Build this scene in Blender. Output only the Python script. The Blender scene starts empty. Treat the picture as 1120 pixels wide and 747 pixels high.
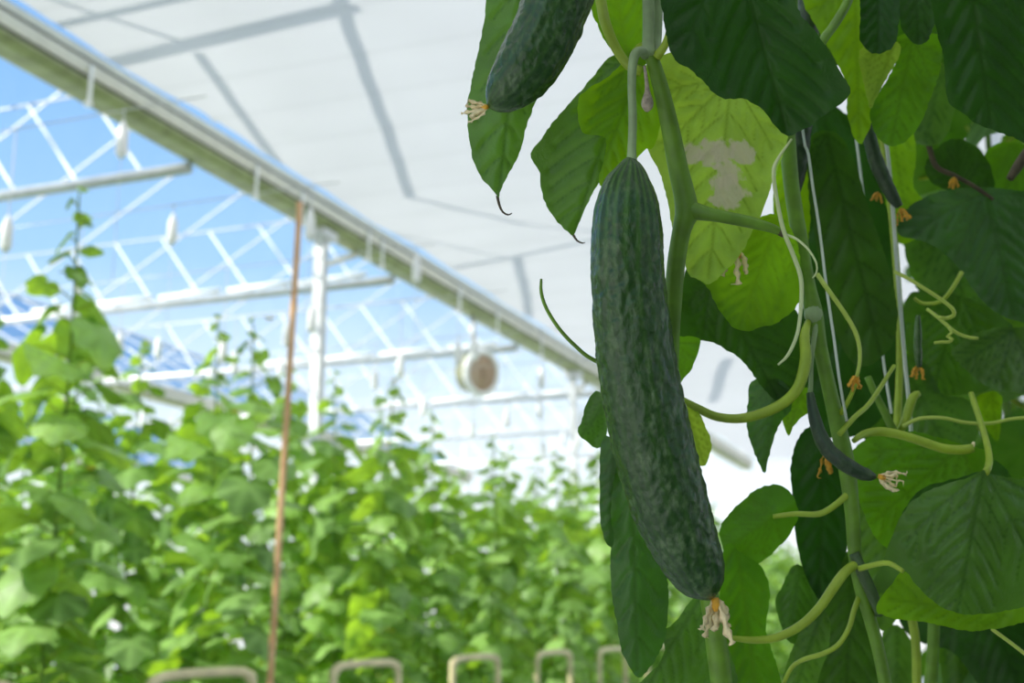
import bpy, math, random
import numpy as np
from mathutils import Vector, Matrix, geometry, noise

random.seed(7); np.random.seed(7)
SC = bpy.context.scene
COL = SC.collection

# ------------------------------------------------------------------ camera, sky, sun, exposure
YAW, PITCH, FPX = math.radians(21.3), math.radians(12.5), 1400.0
CAM = np.array([0.0, 0.0, 1.1])
_fh = np.array([-math.sin(YAW), math.cos(YAW), 0.0])
RIGHT = np.array([math.cos(YAW), math.sin(YAW), 0.0])
FWD = math.cos(PITCH) * _fh + math.sin(PITCH) * np.array([0, 0, 1.0])
UP = -math.sin(PITCH) * _fh + math.cos(PITCH) * np.array([0, 0, 1.0])

cam_data = bpy.data.cameras.new('camera')
cam = bpy.data.objects.new('camera', cam_data)
COL.objects.link(cam)
cam.location = CAM
cam.matrix_world = Matrix(((RIGHT[0], UP[0], -FWD[0], CAM[0]), (RIGHT[1], UP[1], -FWD[1], CAM[1]),
                           (RIGHT[2], UP[2], -FWD[2], CAM[2]), (0, 0, 0, 1)))
cam_data.sensor_width = 36.0
cam_data.lens = 36.0 * FPX / 1120.0
cam_data.clip_start, cam_data.clip_end = 0.05, 300
cam_data.dof.use_dof = True
cam_data.dof.focus_distance = 0.985
cam_data.dof.aperture_fstop = 7.2
SC.camera = cam

SUN_AZ, SUN_EL = math.radians(221.0), math.radians(34.0)      # azimuth of the direction to the sun, from +x
SUNV = np.array([math.cos(SUN_EL) * math.cos(SUN_AZ), math.cos(SUN_EL) * math.sin(SUN_AZ), math.sin(SUN_EL)])
sun_d = bpy.data.lights.new('sun', 'SUN'); sun = bpy.data.objects.new('sun', sun_d); COL.objects.link(sun)
sun_d.energy = 5.6; sun_d.angle = math.radians(0.8); sun_d.color = (1.0, 0.95, 0.86)
sun.rotation_euler = Vector(SUNV).to_track_quat('Z', 'Y').to_euler()

w = bpy.data.worlds.new('sky'); SC.world = w; w.use_nodes = True
nt = w.node_tree; nt.nodes.clear()
tc = nt.nodes.new('ShaderNodeTexCoord'); sx = nt.nodes.new('ShaderNodeSeparateXYZ')
rp = nt.nodes.new('ShaderNodeValToRGB'); bg = nt.nodes.new('ShaderNodeBackground'); ow = nt.nodes.new('ShaderNodeOutputWorld')
nt.links.new(tc.outputs['Generated'], sx.inputs[0]); nt.links.new(sx.outputs['Z'], rp.inputs[0])
nt.links.new(rp.outputs[0], bg.inputs[0]); nt.links.new(bg.outputs[0], ow.inputs[0])
er = rp.color_ramp.elements
er[0].position = 0.0; er[0].color = (0.98, 0.98, 0.98, 1)
er[1].position = 1.0; er[1].color = (1.55, 1.68, 1.80, 1)
for p, c in ((0.14, (0.80, 0.91, 1.0, 1)), (0.27, (0.34, 0.58, 0.90, 1)), (0.46, (0.18, 0.41, 0.82, 1)), (0.70, (0.95, 1.06, 1.20, 1))):
    e = er.new(p); e.color = c
bg.inputs[1].default_value = 1.0
SC.view_settings.view_transform = 'Standard'; SC.view_settings.look = 'None'
SC.view_settings.gamma = 1.0; SC.view_settings.use_curve_mapping = False
SC.view_settings.exposure = 0.36
SC.cycles.transparent_max_bounces = 24
SC.cycles.max_bounces = 10
SC.cycles.diffuse_bounces = 5
SC.cycles.transmission_bounces = 8

# ------------------------------------------------------------------ helpers
def ray(x, y):
    return FWD + (x - 560.0) / FPX * RIGHT - (y - 373.5) / FPX * UP

def P(x, y, d):                       # a point of the photograph at camera depth d metres
    return CAM + d * ray(x, y)

def onz(x, y, h):
    r = ray(x, y); return CAM + r * (h - CAM[2]) / r[2]

def onx(x, y, X):
    r = ray(x, y); return CAM + r * (X - CAM[0]) / r[0]

def empty(name, loc, label=None, cat=None, group=None):
    o = bpy.data.objects.new(name, None); COL.objects.link(o); o.location = Vector(loc)
    o.empty_display_size = 0.05
    if label: tag(o, label, cat, group)
    return o

def tag(o, label=None, cat=None, group=None, kind=None):
    if label: o['label'] = label
    if cat: o['category'] = cat
    if group: o['group'] = group
    if kind: o['kind'] = kind
    return o

class MB:
    def __init__(s): s.v = []; s.f = []; s.n = 0
    def add(s, v, f):
        v = np.asarray(v, float).reshape(-1, 3)
        s.v.append(v); s.f += [tuple(i + s.n for i in q) for q in f]; s.n += len(v); return s
    def box(s, c, size, R=None):
        sx_, sy_, sz_ = [q / 2 for q in size]
        v = np.array([[a, b, e] for a in (-sx_, sx_) for b in (-sy_, sy_) for e in (-sz_, sz_)])
        if R is not None: v = v @ np.asarray(R).T
        return s.add(v + np.asarray(c, float), [(0, 1, 3, 2), (4, 6, 7, 5), (0, 4, 5, 1), (2, 3, 7, 6), (0, 2, 6, 4), (1, 5, 7, 3)])
    def bar(s, a, b, w_, h_=None, up=(0, 0, 1)):
        a = np.asarray(a, float); b = np.asarray(b, float); h_ = h_ or w_
        d = b - a; L = np.linalg.norm(d); d = d / L
        up = np.asarray(up, float)
        if abs(d @ up) > .98: up = np.array([1.0, 0, 0])
        x = np.cross(up, d); x /= np.linalg.norm(x); y = np.cross(d, x)
        return s.box((a + b) / 2, (w_, h_, L), np.stack([x, y, d], 1))
    def tube(s, pts, rad, n=8, caps=True):
        pts = np.asarray(pts, float); m = len(pts)
        rad = np.broadcast_to(np.asarray(rad, float), (m,))
        T = np.gradient(pts, axis=0); T /= np.linalg.norm(T, axis=1)[:, None] + 1e-12
        u = np.cross(T[0], [0.31, 0.2, 0.93]); u /= np.linalg.norm(u)
        V = []
        for i in range(m):
            u = u - T[i] * (u @ T[i]); u /= np.linalg.norm(u); q = np.cross(T[i], u)
            for k in range(n):
                a = 2 * math.pi * k / n
                V.append(pts[i] + rad[i] * (math.cos(a) * u + math.sin(a) * q))
        F = [(i * n + k, i * n + (k + 1) % n, (i + 1) * n + (k + 1) % n, (i + 1) * n + k) for i in range(m - 1) for k in range(n)]
        if caps: F += [tuple(range(n - 1, -1, -1)), tuple((m - 1) * n + k for k in range(n))]
        return s.add(V, F)
    def build(s, name, mat, parent=None, smooth=True, vein=None):
        me = bpy.data.meshes.new(name)
        V = np.concatenate(s.v)
        me.from_pydata(V.tolist(), [], s.f)
        if smooth: me.polygons.foreach_set('use_smooth', [True] * len(me.polygons))
        if vein is not None:
            a = me.attributes.new('vein', 'FLOAT', 'POINT'); a.data.foreach_set('value', np.asarray(vein, np.float32))
        me.materials.append(mat); me.update()
        o = bpy.data.objects.new(name, me); COL.objects.link(o)
        if parent is not None:
            o.parent = parent
            pl = parent
            off = Vector((0, 0, 0))
            while pl is not None: off += pl.location; pl = pl.parent
            me.transform(Matrix.Translation(-off))
        return o

def spline(pts, step=None, n=None, closed=False):      # Catmull-Rom through the points, any dimension
    p = np.asarray(pts, float); out = []
    m = len(p)
    if closed: q = np.concatenate([p[-1:], p, p[:2]]); segs = m
    else: q = np.concatenate([2 * p[:1] - p[1:2], p, 2 * p[-1:] - p[-2:-1]]); segs = m - 1
    for i in range(segs):
        a, b, c, d = q[i], q[i + 1], q[i + 2], q[i + 3]
        k = n or max(2, int(np.linalg.norm((c - b)[:2]) / step))
        for t in np.arange(k) / k:
            out.append(.5 * (2 * b + (c - a) * t + (2 * a - 5 * b + 4 * c - d) * t * t + (3 * b - a - 3 * c + d) * t ** 3))
    if not closed: out.append(p[-1])
    return np.array(out)

# ------------------------------------------------------------------ materials
def newmat(name):
    m = bpy.data.materials.new(name); m.use_nodes = True
    t = m.node_tree; t.nodes.clear(); o = t.nodes.new('ShaderNodeOutputMaterial')
    return m, t, o

def simple(name, col, rough=.5, metal=0.0, spec=.5, noise=0.0, scale=30.0, col2=None, bump=0.0, island=0.0):
    m, t, o = newmat(name)
    b = t.nodes.new('ShaderNodeBsdfPrincipled'); t.links.new(b.outputs[0], o.inputs[0])
    b.inputs['Roughness'].default_value = rough; b.inputs['Metallic'].default_value = metal
    b.inputs['Specular IOR Level'].default_value = spec
    c = (*col, 1)
    b.inputs['Base Color'].default_value = c
    if noise or col2 or bump:
        tc = t.nodes.new('ShaderNodeTexCoord'); n = t.nodes.new('ShaderNodeTexNoise')
        n.inputs['Scale'].default_value = scale; n.inputs['Detail'].default_value = 5
        t.links.new(tc.outputs['Object'], n.inputs['Vector'])
        r = t.nodes.new('ShaderNodeValToRGB'); t.links.new(n.outputs['Fac'], r.inputs[0])
        c2 = col2 or tuple(x * (1 - noise) for x in col)
        r.color_ramp.elements[0].position = .35; r.color_ramp.elements[0].color = (*c2, 1)
        r.color_ramp.elements[1].position = .65; r.color_ramp.elements[1].color = c
        t.links.new(r.outputs[0], b.inputs['Base Color'])
        if bump:
            bp = t.nodes.new('ShaderNodeBump'); bp.inputs['Strength'].default_value = bump; bp.inputs['Distance'].default_value = .002
            t.links.new(n.outputs['Fac'], bp.inputs['Height']); t.links.new(bp.outputs[0], b.inputs['Normal'])
    return m

def leafmat(name, col, tcol, tw=.4, rough=.45, spec=.4, vcol=None, vfac=.55, var=.25, patch=None, island=False, bump=.35):
    m, t, o = newmat(name); N = t.nodes.new; Lk = t.links.new
    tc = N('ShaderNodeTexCoord')
    no = N('ShaderNodeTexNoise'); no.inputs['Scale'].default_value = 26; no.inputs['Detail'].default_value = 4
    Lk(tc.outputs['Object'], no.inputs['Vector'])
    fine = N('ShaderNodeTexVoronoi'); fine.feature = 'DISTANCE_TO_EDGE'; fine.inputs['Scale'].default_value = 110
    wr = N('ShaderNodeTexNoise'); wr.inputs['Scale'].default_value = 100; wr.inputs['Detail'].default_value = 4
    Lk(tc.outputs['Object'], wr.inputs['Vector'])
    mxv = N('ShaderNodeMix'); mxv.data_type = 'VECTOR'; mxv.inputs[0].default_value = .03
    Lk(tc.outputs['Object'], mxv.inputs['A']); Lk(wr.outputs['Color'], mxv.inputs['B'])
    Lk(mxv.outputs['Result'], fine.inputs['Vector'])
    rnd = N('ShaderNodeNewGeometry').outputs['Random Per Island'] if island else N('ShaderNodeObjectInfo').outputs['Random']
    at = N('ShaderNodeAttribute'); at.attribute_name = 'vein'
    vcol = vcol or tuple(min(1, x * 2.0 + .03) for x in col)
    def var_col(c):
        hs = N('ShaderNodeHueSaturation'); hs.inputs['Color'].default_value = (*c, 1)
        mr = N('ShaderNodeMapRange'); Lk(rnd, mr.inputs[0]); mr.inputs[3].default_value = 1 - var; mr.inputs[4].default_value = 1 + var
        m1 = N('ShaderNodeMath'); m1.operation = 'MULTIPLY'
        mr2 = N('ShaderNodeMapRange'); Lk(no.outputs['Fac'], mr2.inputs[0]); mr2.inputs[1].default_value = .3; mr2.inputs[2].default_value = .7
        mr2.inputs[3].default_value = .8; mr2.inputs[4].default_value = 1.2
        Lk(mr.outputs[0], m1.inputs[0]); Lk(mr2.outputs[0], m1.inputs[1]); Lk(m1.outputs[0], hs.inputs['Value'])
        mh = N('ShaderNodeMapRange'); Lk(rnd, mh.inputs[0]); mh.inputs[3].default_value = .515; mh.inputs[4].default_value = .488
        Lk(mh.outputs[0], hs.inputs['Hue'])
        return hs.outputs[0]
    def veined(c, vc, f):
        mx = N('ShaderNodeMix'); mx.data_type = 'RGBA'
        ml = N('ShaderNodeMath'); ml.operation = 'MULTIPLY'; Lk(at.outputs['Fac'], ml.inputs[0]); ml.inputs[1].default_value = f
        Lk(ml.outputs[0], mx.inputs[0]); Lk(c, mx.inputs['A']); mx.inputs['B'].default_value = (*vc, 1)
        return mx.outputs['Result']
    c1 = veined(var_col(col), vcol, vfac)
    c2 = veined(var_col(tcol), tuple(x * .55 for x in tcol), .7)
    b = N('ShaderNodeBsdfPrincipled'); b.inputs['Roughness'].default_value = rough; b.inputs['Specular IOR Level'].default_value = spec
    tr = N('ShaderNodeBsdfTranslucent'); mix = N('ShaderNodeMixShader'); mix.inputs[0].default_value = tw
    if patch:                                     # a dry, tan patch of dead tissue: (centre, radius) in object space
        for (pc, pr) in patch:
            vm = N('ShaderNodeVectorMath'); vm.operation = 'DISTANCE'; Lk(tc.outputs['Object'], vm.inputs[0]); vm.inputs[1].default_value = pc
            ad = N('ShaderNodeMath'); ad.operation = 'MULTIPLY_ADD'; Lk(wr.outputs['Fac'], ad.inputs[0]); ad.inputs[1].default_value = -pr * 2.4; Lk(vm.outputs['Value'], ad.inputs[2])
            lt = N('ShaderNodeMapRange'); Lk(ad.outputs[0], lt.inputs[0]); lt.inputs[1].default_value = -pr * .1; lt.inputs[2].default_value = -pr * .4
            lt.inputs[3].default_value = 0; lt.inputs[4].default_value = .85
            for which in (0, 1):
                mx = N('ShaderNodeMix'); mx.data_type = 'RGBA'; Lk(lt.outputs[0], mx.inputs[0])
                Lk((c1, c2)[which], mx.inputs['A']); mx.inputs['B'].default_value = (.62, .55, .38, 1) if which == 0 else (.60, .54, .36, 1)
                if which == 0: c1 = mx.outputs['Result']
                else: c2 = mx.outputs['Result']
    Lk(c1, b.inputs['Base Color']); Lk(c2, tr.inputs['Color'])
    bp = N('ShaderNodeBump'); bp.inputs['Strength'].default_value = bump; bp.inputs['Distance'].default_value = .002
    Lk(fine.outputs['Distance'], bp.inputs['Height']); Lk(bp.outputs[0], b.inputs['Normal'])
    Lk(b.outputs[0], mix.inputs[1]); Lk(tr.outputs[0], mix.inputs[2]); Lk(mix.outputs[0], o.inputs[0])
    return m

M = {}  # leaf greens vary by age, with shade and backlight also put into the colour
M['mature'] = leafmat('leaf_mature', (.055, .125, .025), (.13, .36, .006), .34, .36, .42, vcol=(.022, .065, .008), vfac=.75)
M['deep'] = leafmat('leaf_deep_green', (.028, .075, .010), (.06, .20, .004), .32, .40, .25, vcol=(.012, .035, .004), vfac=.7)
M['young'] = leafmat('leaf_young_backlit', (.14, .30, .015), (.42, .72, .006), .58, .42, .25, vcol=(.08, .22, .012))  # yellow-green of light coming through from behind, put into the colour
M['mid'] = leafmat('leaf_middle', (.085, .21, .015), (.25, .55, .006), .50, .42, .28, vcol=(.045, .13, .01))
M['under'] = leafmat('leaf_underside', (.27, .40, .07), (.50, .70, .03), .50, .55, .2, vcol=(.14, .28, .03), vfac=.85, bump=.9)
M['row'] = leafmat('leaf_row', (.25, .42, .12), (.42, .68, .025), .46, .40, .5, island=True, var=.45)  # paler leaf: part of the sunlight on these rows is in the colour
M['row_shade'] = leafmat('leaf_row_shaded', (.050, .13, .014), (.17, .42, .006), .42, .45, .4, island=True, var=.4)  # darker copy of the row leaf, with the shade put into its colour
M['stem'] = simple('stem_green', (.14, .28, .015), .5, noise=.3, scale=60, bump=.2)
M['stem_pale'] = simple('stem_pale', (.30, .40, .19), .5, noise=.25, scale=50, bump=.2)
M['stem_yellow'] = simple('stem_yellow_green', (.34, .46, .03), .45, noise=.2, scale=60)
M['stem_dark'] = simple('stem_dark', (.06, .12, .03), .5, noise=.4, scale=60, bump=.2)
M['tendril'] = simple('tendril_yellow', (.42, .52, .08), .45)
M['tendril_pale'] = simple('tendril_pale', (.55, .62, .30), .45)
M['dry'] = simple('dry_tissue', (.98, .80, .46), .7, noise=.18, scale=300, bump=.5)
M['dry_pink'] = simple('dry_bud', (.52, .42, .33), .8, noise=.4, scale=300, bump=.5)
M['orange'] = simple('flower_orange', (.85, .42, .03), .6, noise=.35, scale=200)
M['yellow'] = simple('flower_yellow', (.95, .62, .03), .5)
M['twine'] = simple('white_twine', (.62, .66, .58), .7)
M['brown'] = simple('dry_twig', (.10, .075, .04), .8, noise=.4, scale=90)
M['alu'] = simple('aluminium', (.74, .72, .60), .42, metal=.35, noise=.12, scale=6)
M['zinc_reflect'] = simple('zinc_plant_reflection', (.40, .44, .22), .55, metal=.1, noise=.35, scale=5)  # olive tint paints in the reflection of the plants below
M['rubber'] = simple('dark_seal', (.06, .06, .055), .6)
M['steel'] = simple('galvanised_steel', (.66, .68, .68), .45, metal=.4, noise=.15, scale=8)
M['dull'] = simple('dull_steel', (.40, .43, .46), .5, metal=.2, noise=.1, scale=8)
M['white'] = simple('white_paint', (.86, .87, .86), .4)
M['bamboo'] = simple('bamboo', (.72, .45, .24), .55, noise=.3, scale=12, col2=(.58, .33, .15))
M['pipe'] = simple('pipe_cream', (.82, .72, .42), .45, noise=.2, scale=8)
M['fan_dark'] = simple('fan_olive', (.30, .31, .18), .5)
M['fan_tan'] = simple('fan_guard', (.55, .40, .28), .5)
M['soil'] = simple('floor_film', (.55, .57, .58), .6, noise=.25, scale=2)
M['blue'] = simple('blue_plastic', (.16, .33, .72), .4)

def glassmat():
    m, t, o = newmat('greenhouse_glass'); N = t.nodes.new; Lk = t.links.new
    tr = N('ShaderNodeBsdfTransparent'); tr.inputs[0].default_value = (.95, .97, .97, 1)
    gl = N('ShaderNodeBsdfGlossy'); gl.inputs['Roughness'].default_value = .05
    fr = N('ShaderNodeFresnel'); fr.inputs[0].default_value = 1.35
    mx = N('ShaderNodeMixShader'); Lk(fr.outputs[0], mx.inputs[0]); Lk(tr.outputs[0], mx.inputs[1]); Lk(gl.outputs[0], mx.inputs[2]); Lk(mx.outputs[0], o.inputs[0])
    return m
M['glass'] = glassmat()

def clothmat():
    m, t, o = newmat('screen_cloth'); N = t.nodes.new; Lk = t.links.new
    tc = N('ShaderNodeTexCoord'); sp = N('ShaderNodeSeparateXYZ'); Lk(tc.outputs['Object'], sp.inputs[0])
    md = N('ShaderNodeMath'); md.operation = 'PINGPONG'; Lk(sp.outputs['Y'], md.inputs[0]); md.inputs[1].default_value = .36
    mr = N('ShaderNodeMapRange'); Lk(md.outputs[0], mr.inputs[0]); mr.inputs[1].default_value = 0; mr.inputs[2].default_value = .03; mr.inputs[3].default_value = .86; mr.inputs[4].default_value = 1.0
    no = N('ShaderNodeTexNoise'); no.inputs['Scale'].default_value = 1.2; Lk(tc.outputs['Object'], no.inputs['Vector'])
    m2 = N('ShaderNodeMapRange'); Lk(no.outputs['Fac'], m2.inputs[0]); m2.inputs[3].default_value = .92; m2.inputs[4].default_value = 1.06
    mm = N('ShaderNodeMath'); mm.operation = 'MULTIPLY'; Lk(mr.outputs[0], mm.inputs[0]); Lk(m2.outputs[0], mm.inputs[1])
    vs = N('ShaderNodeVectorMath'); vs.operation = 'SCALE'; vs.inputs[0].default_value = (.44, .44, .45); Lk(mm.outputs[0], vs.inputs['Scale'])
    tr = N('ShaderNodeBsdfTranslucent'); df = N('ShaderNodeBsdfDiffuse'); df.inputs[0].default_value = (.8, .8, .8, 1)
    Lk(vs.outputs[0], tr.inputs[0])
    mx = N('ShaderNodeMixShader'); mx.inputs[0].default_value = .62; Lk(df.outputs[0], mx.inputs[1]); Lk(tr.outputs[0], mx.inputs[2]); Lk(mx.outputs[0], o.inputs[0])
    return m
M['cloth'] = clothmat()

def cucmat(name, dark, light, bloom=.5, rough=.32):
    m, t, o = newmat(name); N = t.nodes.new; Lk = t.links.new
    at = N('ShaderNodeAttribute'); at.attribute_name = 'vein'
    tc = N('ShaderNodeTexCoord')
    mp = N('ShaderNodeMapping'); mp.inputs['Scale'].default_value = (1, 1, .6); Lk(tc.outputs['Object'], mp.inputs[0])
    n1 = N('ShaderNodeTexNoise'); n1.inputs['Scale'].default_value = 75; n1.inputs['Detail'].default_value = 6; n1.inputs['Roughness'].default_value = .65; Lk(mp.outputs[0], n1.inputs['Vector'])
    n2 = N('ShaderNodeTexNoise'); n2.inputs['Scale'].default_value = 190; n2.inputs['Detail'].default_value = 4; Lk(mp.outputs[0], n2.inputs['Vector'])
    mx = N('ShaderNodeMix'); mx.data_type = 'RGBA'; mx.inputs['A'].default_value = (*dark, 1); mx.inputs['B'].default_value = (*light, 1); Lk(at.outputs['Fac'], mx.inputs[0])
    r = N('ShaderNodeMapRange'); Lk(n1.outputs['Fac'], r.inputs[0]); r.inputs[1].default_value = .46; r.inputs[2].default_value = .66; r.inputs[3].default_value = 0; r.inputs[4].default_value = bloom
    r2 = N('ShaderNodeMapRange'); Lk(n2.outputs['Fac'], r2.inputs[0]); r2.inputs[1].default_value = .42; r2.inputs[2].default_value = .62
    ml = N('ShaderNodeMath'); ml.operation = 'MULTIPLY'; Lk(r.outputs[0], ml.inputs[0]); Lk(r2.outputs[0], ml.inputs[1])
    m3 = N('ShaderNodeMix'); m3.data_type = 'RGBA'; Lk(ml.outputs[0], m3.inputs[0]); Lk(mx.outputs['Result'], m3.inputs['A']); m3.inputs['B'].default_value = (.20, .29, .13, 1)
    b = N('ShaderNodeBsdfPrincipled'); b.inputs['Roughness'].default_value = rough; b.inputs['Specular IOR Level'].default_value = .48
    Lk(m3.outputs['Result'], b.inputs['Base Color'])
    bp = N('ShaderNodeBump'); bp.inputs['Strength'].default_value = .5; bp.inputs['Distance'].default_value = .004; Lk(n1.outputs['Fac'], bp.inputs['Height']); Lk(bp.outputs[0], b.inputs['Normal'])
    Lk(b.outputs[0], o.inputs[0])
    return m
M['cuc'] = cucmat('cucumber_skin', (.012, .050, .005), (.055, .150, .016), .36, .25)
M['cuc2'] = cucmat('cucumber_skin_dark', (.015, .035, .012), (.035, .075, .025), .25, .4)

# ------------------------------------------------------------------ the greenhouse
ZB, ZC = 5.10, 5.31            # underside of gutter, height of the screen
b = MB(); b.add([(-40, -10, 0), (14, -10, 0), (14, 60, 0), (-40, 60, 0)], [(0, 1, 2, 3)])
tag(b.build('floor', M['soil'], smooth=False), kind='structure')

def cloth():
    nx, ny = 60, 180
    X = np.linspace(-6.12, 9, nx); Y = np.linspace(-6, 33.6, ny)
    V = [];
    for y in Y:
        for x in X:
            sag = .015 * math.sin(y * 2 * math.pi / 4.05) + .006 * math.sin(y * 8.7 + x * .4)
            V.append((x + (.02 * math.sin(y * 3.1) if x < -6.1 else 0), y, ZC + sag))
    F = [(j * nx + i, j * nx + i + 1, (j + 1) * nx + i + 1, (j + 1) * nx + i) for j in range(ny - 1) for i in range(nx - 1)]
    return MB().add(V, F)
sc = cloth().build('shade_screen', M['cloth'])
tag(sc, 'large white translucent shade screen stretched overhead beside the gutter', 'shade screen')

def gutter(x0, name, label, group=None):
    r = empty(name, (x0, 13, ZB), label, 'gutter', group)
    y0, y1 = -6, 33.6
    def ext(prof, nm, mat):
        n = len(prof); V = [(x0 + px, y, ZB + pz) for y in (y0, y1) for px, pz in prof]
        F = [(i, (i + 1) % n, n + (i + 1) % n, n + i) for i in range(n)] + [tuple(range(n))[::-1], tuple(range(n, 2 * n))]
        return MB().add(V, F).build(nm, mat, r, smooth=False)
    ext([(-.12, .02), (-.05, 0), (.09, 0), (.15, .05), (.15, .075), (-.12, .075)], 'underside', M['zinc_reflect'])
    ext([(-.12, .075), (.148, .075), (.155, .095), (-.12, .095)], 'seal_strip', M['rubber'])
    ext([(-.13, .095), (.165, .095), (.185, .185), (-.13, .185)], 'gutter_channel', M['alu'])
    ext([(-.12, .185), (.165, .185), (.165, .215), (-.12, .215)], 'seal_strip', M['rubber'])
    ext([(-.12, .215), (.18, .215), (.19, .275), (-.12, .275)], 'upper_rail', M['alu'])
    return r
GX = -6.47
gutter(GX, 'roof_gutter', 'long aluminium roof gutter running diagonally between blue sky and white screen')
SPANS = [GX - 4.0 * k for k in range(0, 6)]
for k, gx in enumerate(SPANS[2::2]):
    gutter(gx, 'roof_gutter', 'distant roof gutter %s seen through the glasshouse trusses' % ('one bay behind the long diagonal gutter', 'two bays behind the long diagonal gutter')[k])

# glass roof: two slopes a span, glazing bars in between
rg = MB(); rb = MB()
for gx in [GX + 8.0] + SPANS[::2]:
    for (xa, za, xb, zb) in ((gx, ZB + .3, gx - 4, ZB + 2.5), (gx - 4, ZB + 2.5, gx - 8, ZB + .3)):
        rg.add([(xa, -6, za), (xb, -6, zb), (xb, 33.6, zb), (xa, 33.6, za)], [(0, 1, 2, 3)])
        if gx < GX + 1:
            for y in np.arange(-5.8, 33, 1.35): rb.bar((xa, y, za), (xb, y, zb), .014, .03)
    rb.bar((gx - 4, -6, ZB + 2.5), (gx - 4, 33.6, ZB + 2.5), .03, .04)
tag(rg.build('roof_glass', M['glass'], smooth=False), kind='structure')
tag(rb.build('roof_glazing_bars', M['dull'], smooth=False), kind='structure')

# far glass gable wall
wf = MB(); wf.add([(-30, 33.8, 0), (12, 33.8, 0), (12, 33.8, 6.3), (-30, 33.8, 6.3)], [(0, 1, 2, 3)])
fw = MB()
for x in np.arange(-29.5, 12, 1.35): fw.bar((x, 33.75, 0), (x, 33.75, 6.2), .05, .06)
for z in (.4, 2.2, 4.0, 5.6): fw.bar((-30, 33.72, z), (12, 33.72, z), .06, .1)
tag(wf.build('wall_far', M['glass'], smooth=False), kind='structure')
tag(fw.build('wall_far_frame', M['white'], smooth=False), kind='structure')

# lattice trusses across the spans, one every 4.05 m
TRUSS_Y = [4.95 + 4.05 * k for k in range(7)]
ORD = ['nearest', 'second', 'third', 'fourth', 'fifth', 'sixth', 'seventh']
for k, y in enumerate(TRUSS_Y):
    t = empty('lattice_truss', (GX - .1, y, ZB - .02), '%s white lattice truss across the glass roof, counted from the camera' % ORD[k], 'truss', 'lattice trusses')
    MB().tube([(GX - .12, y, ZB - .03), (GX - 12, y, ZB - .03)], .055, 10).build('bottom_chord', M['steel'], t)
    MB().bar((GX - 1.3, y, ZB + .86), (GX - 6.7, y, ZB + .86), .018, .018).build('top_chord', M['dull'], t, smooth=False)
    for j in range(9):
        xa = GX - .62 - .72 * j
        MB().bar((xa, y, ZB - .02), (xa - .66, y, ZB + (.85 if j < 8 else .5)), .021, .021).build('diagonal_brace', M['white'], t, smooth=False)

# posts under the long gutter
for k, y in enumerate((11.15, 19.3, 27.4)):
    t = empty('support_post', (GX, y, 0), '%s white steel post standing under the long gutter' % ORD[k], 'post', 'posts under the gutter')
    MB().bar((GX, y, 0), (GX, y, ZB + .0), .11, .11).build('shaft', M['steel'], t, smooth=False)
    MB().box((GX, y, ZB - .05), (.22, .30, .09)).build('head_bracket', M['steel'], t, smooth=False)
    MB().bar((GX, y + .0, ZB - .38), (GX - .05, y + .85, ZB - .02), .05, .05).build('knee_brace', M['alu'], t, smooth=False)

# white straps hanging off the gutter
for i, (px, py) in enumerate(((98, 100), (280, 203), (330, 232), (403, 268), (418, 275), (503, 318), (544, 342), (592, 372))):
    p = onx(px, py, GX + .19)
    y = p[1]
    m = MB(); m.box((GX + .195, y, ZB + .0), (.012, .035, .32)); m.box((GX + .15, y, ZB + .16), (.09, .035, .012)); m.box((GX + .185, y, ZB - .15), (.05, .05, .03))
    tag(m.build('hanging_bracket', M['white'], smooth=False), 'white strap bracket clipped over the long gutter, %s counted from the left' % ('first', 'second', 'third', 'fourth', 'fifth', 'sixth', 'seventh', 'eighth')[i], 'bracket', 'brackets along the gutter')

RN0 = ['nearest', 'second', 'third', 'fourth', 'fifth', 'sixth', 'seventh', 'eighth']
# white tubes slung beneath the trusses
for k in (2, 3, 4):
    y = TRUSS_Y[k]
    for j in range(5 if k == 2 else 4):
        xa = GX - .35 - 1.0 * j
        m = MB().tube([(xa, y - .25, ZB + .0), (xa - .88, y - .25, ZB - .02)], .03, 8)
        m.bar((xa - .2, y - .25, ZB + .0), (xa - .2, y - .02, ZB + .02), .015); m.bar((xa - .7, y - .25, ZB), (xa - .7, y - .02, ZB + .02), .015)
        tag(m.build('tube_lamp', M['white']), 'slim white tube along the %s truss, %s from the long gutter' % (ORD[k], RN0[j]), 'tube', 'white tubes on the %s truss' % ORD[k])

# circulation fan
pf = onx(517, 408, GX)
fan = empty('circulation_fan', pf, 'round cream rimmed circulation fan hanging from the long gutter', 'fan')
ax = np.array([.92, -.40, -.14]); ax /= np.linalg.norm(ax)
c0 = pf - ax * .12; c1 = pf + ax * .17
MB().tube([c0 - ax * .1, c0, c0 + ax * .05, c1], [.12, .21, .25, .27], 28).build('housing', M['fan_dark'], fan)
u = np.cross(ax, [0, 0, 1]); u /= np.linalg.norm(u); v = np.cross(ax, u)
ring = [c1 + .27 * (math.cos(a) * u + math.sin(a) * v) for a in np.linspace(0, 2 * math.pi, 33)]
MB().tube(ring, .045, 8, caps=False).build('rim', M['white'], fan)
g = MB()
for rr in (.06, .12, .18, .23): g.tube([c1 + ax * .02 + rr * (math.cos(a) * u + math.sin(a) * v) for a in np.linspace(0, 2 * math.pi, 25)], .008, 5, caps=False)
for a in np.linspace(0, 2 * math.pi, 13)[:-1]: g.tube([c1 + ax * .03, c1 + ax * .01 + .26 * (math.cos(a) * u + math.sin(a) * v)], .006, 5)
g.tube([c1, c1 + ax * .02], .24, 24)
g.build('guard', M['fan_tan'], fan)
MB().tube([pf + [0, 0, .24], (pf[0], pf[1], ZB + .02)], .035, 8).build('hanger', M['steel'], fan)

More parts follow.
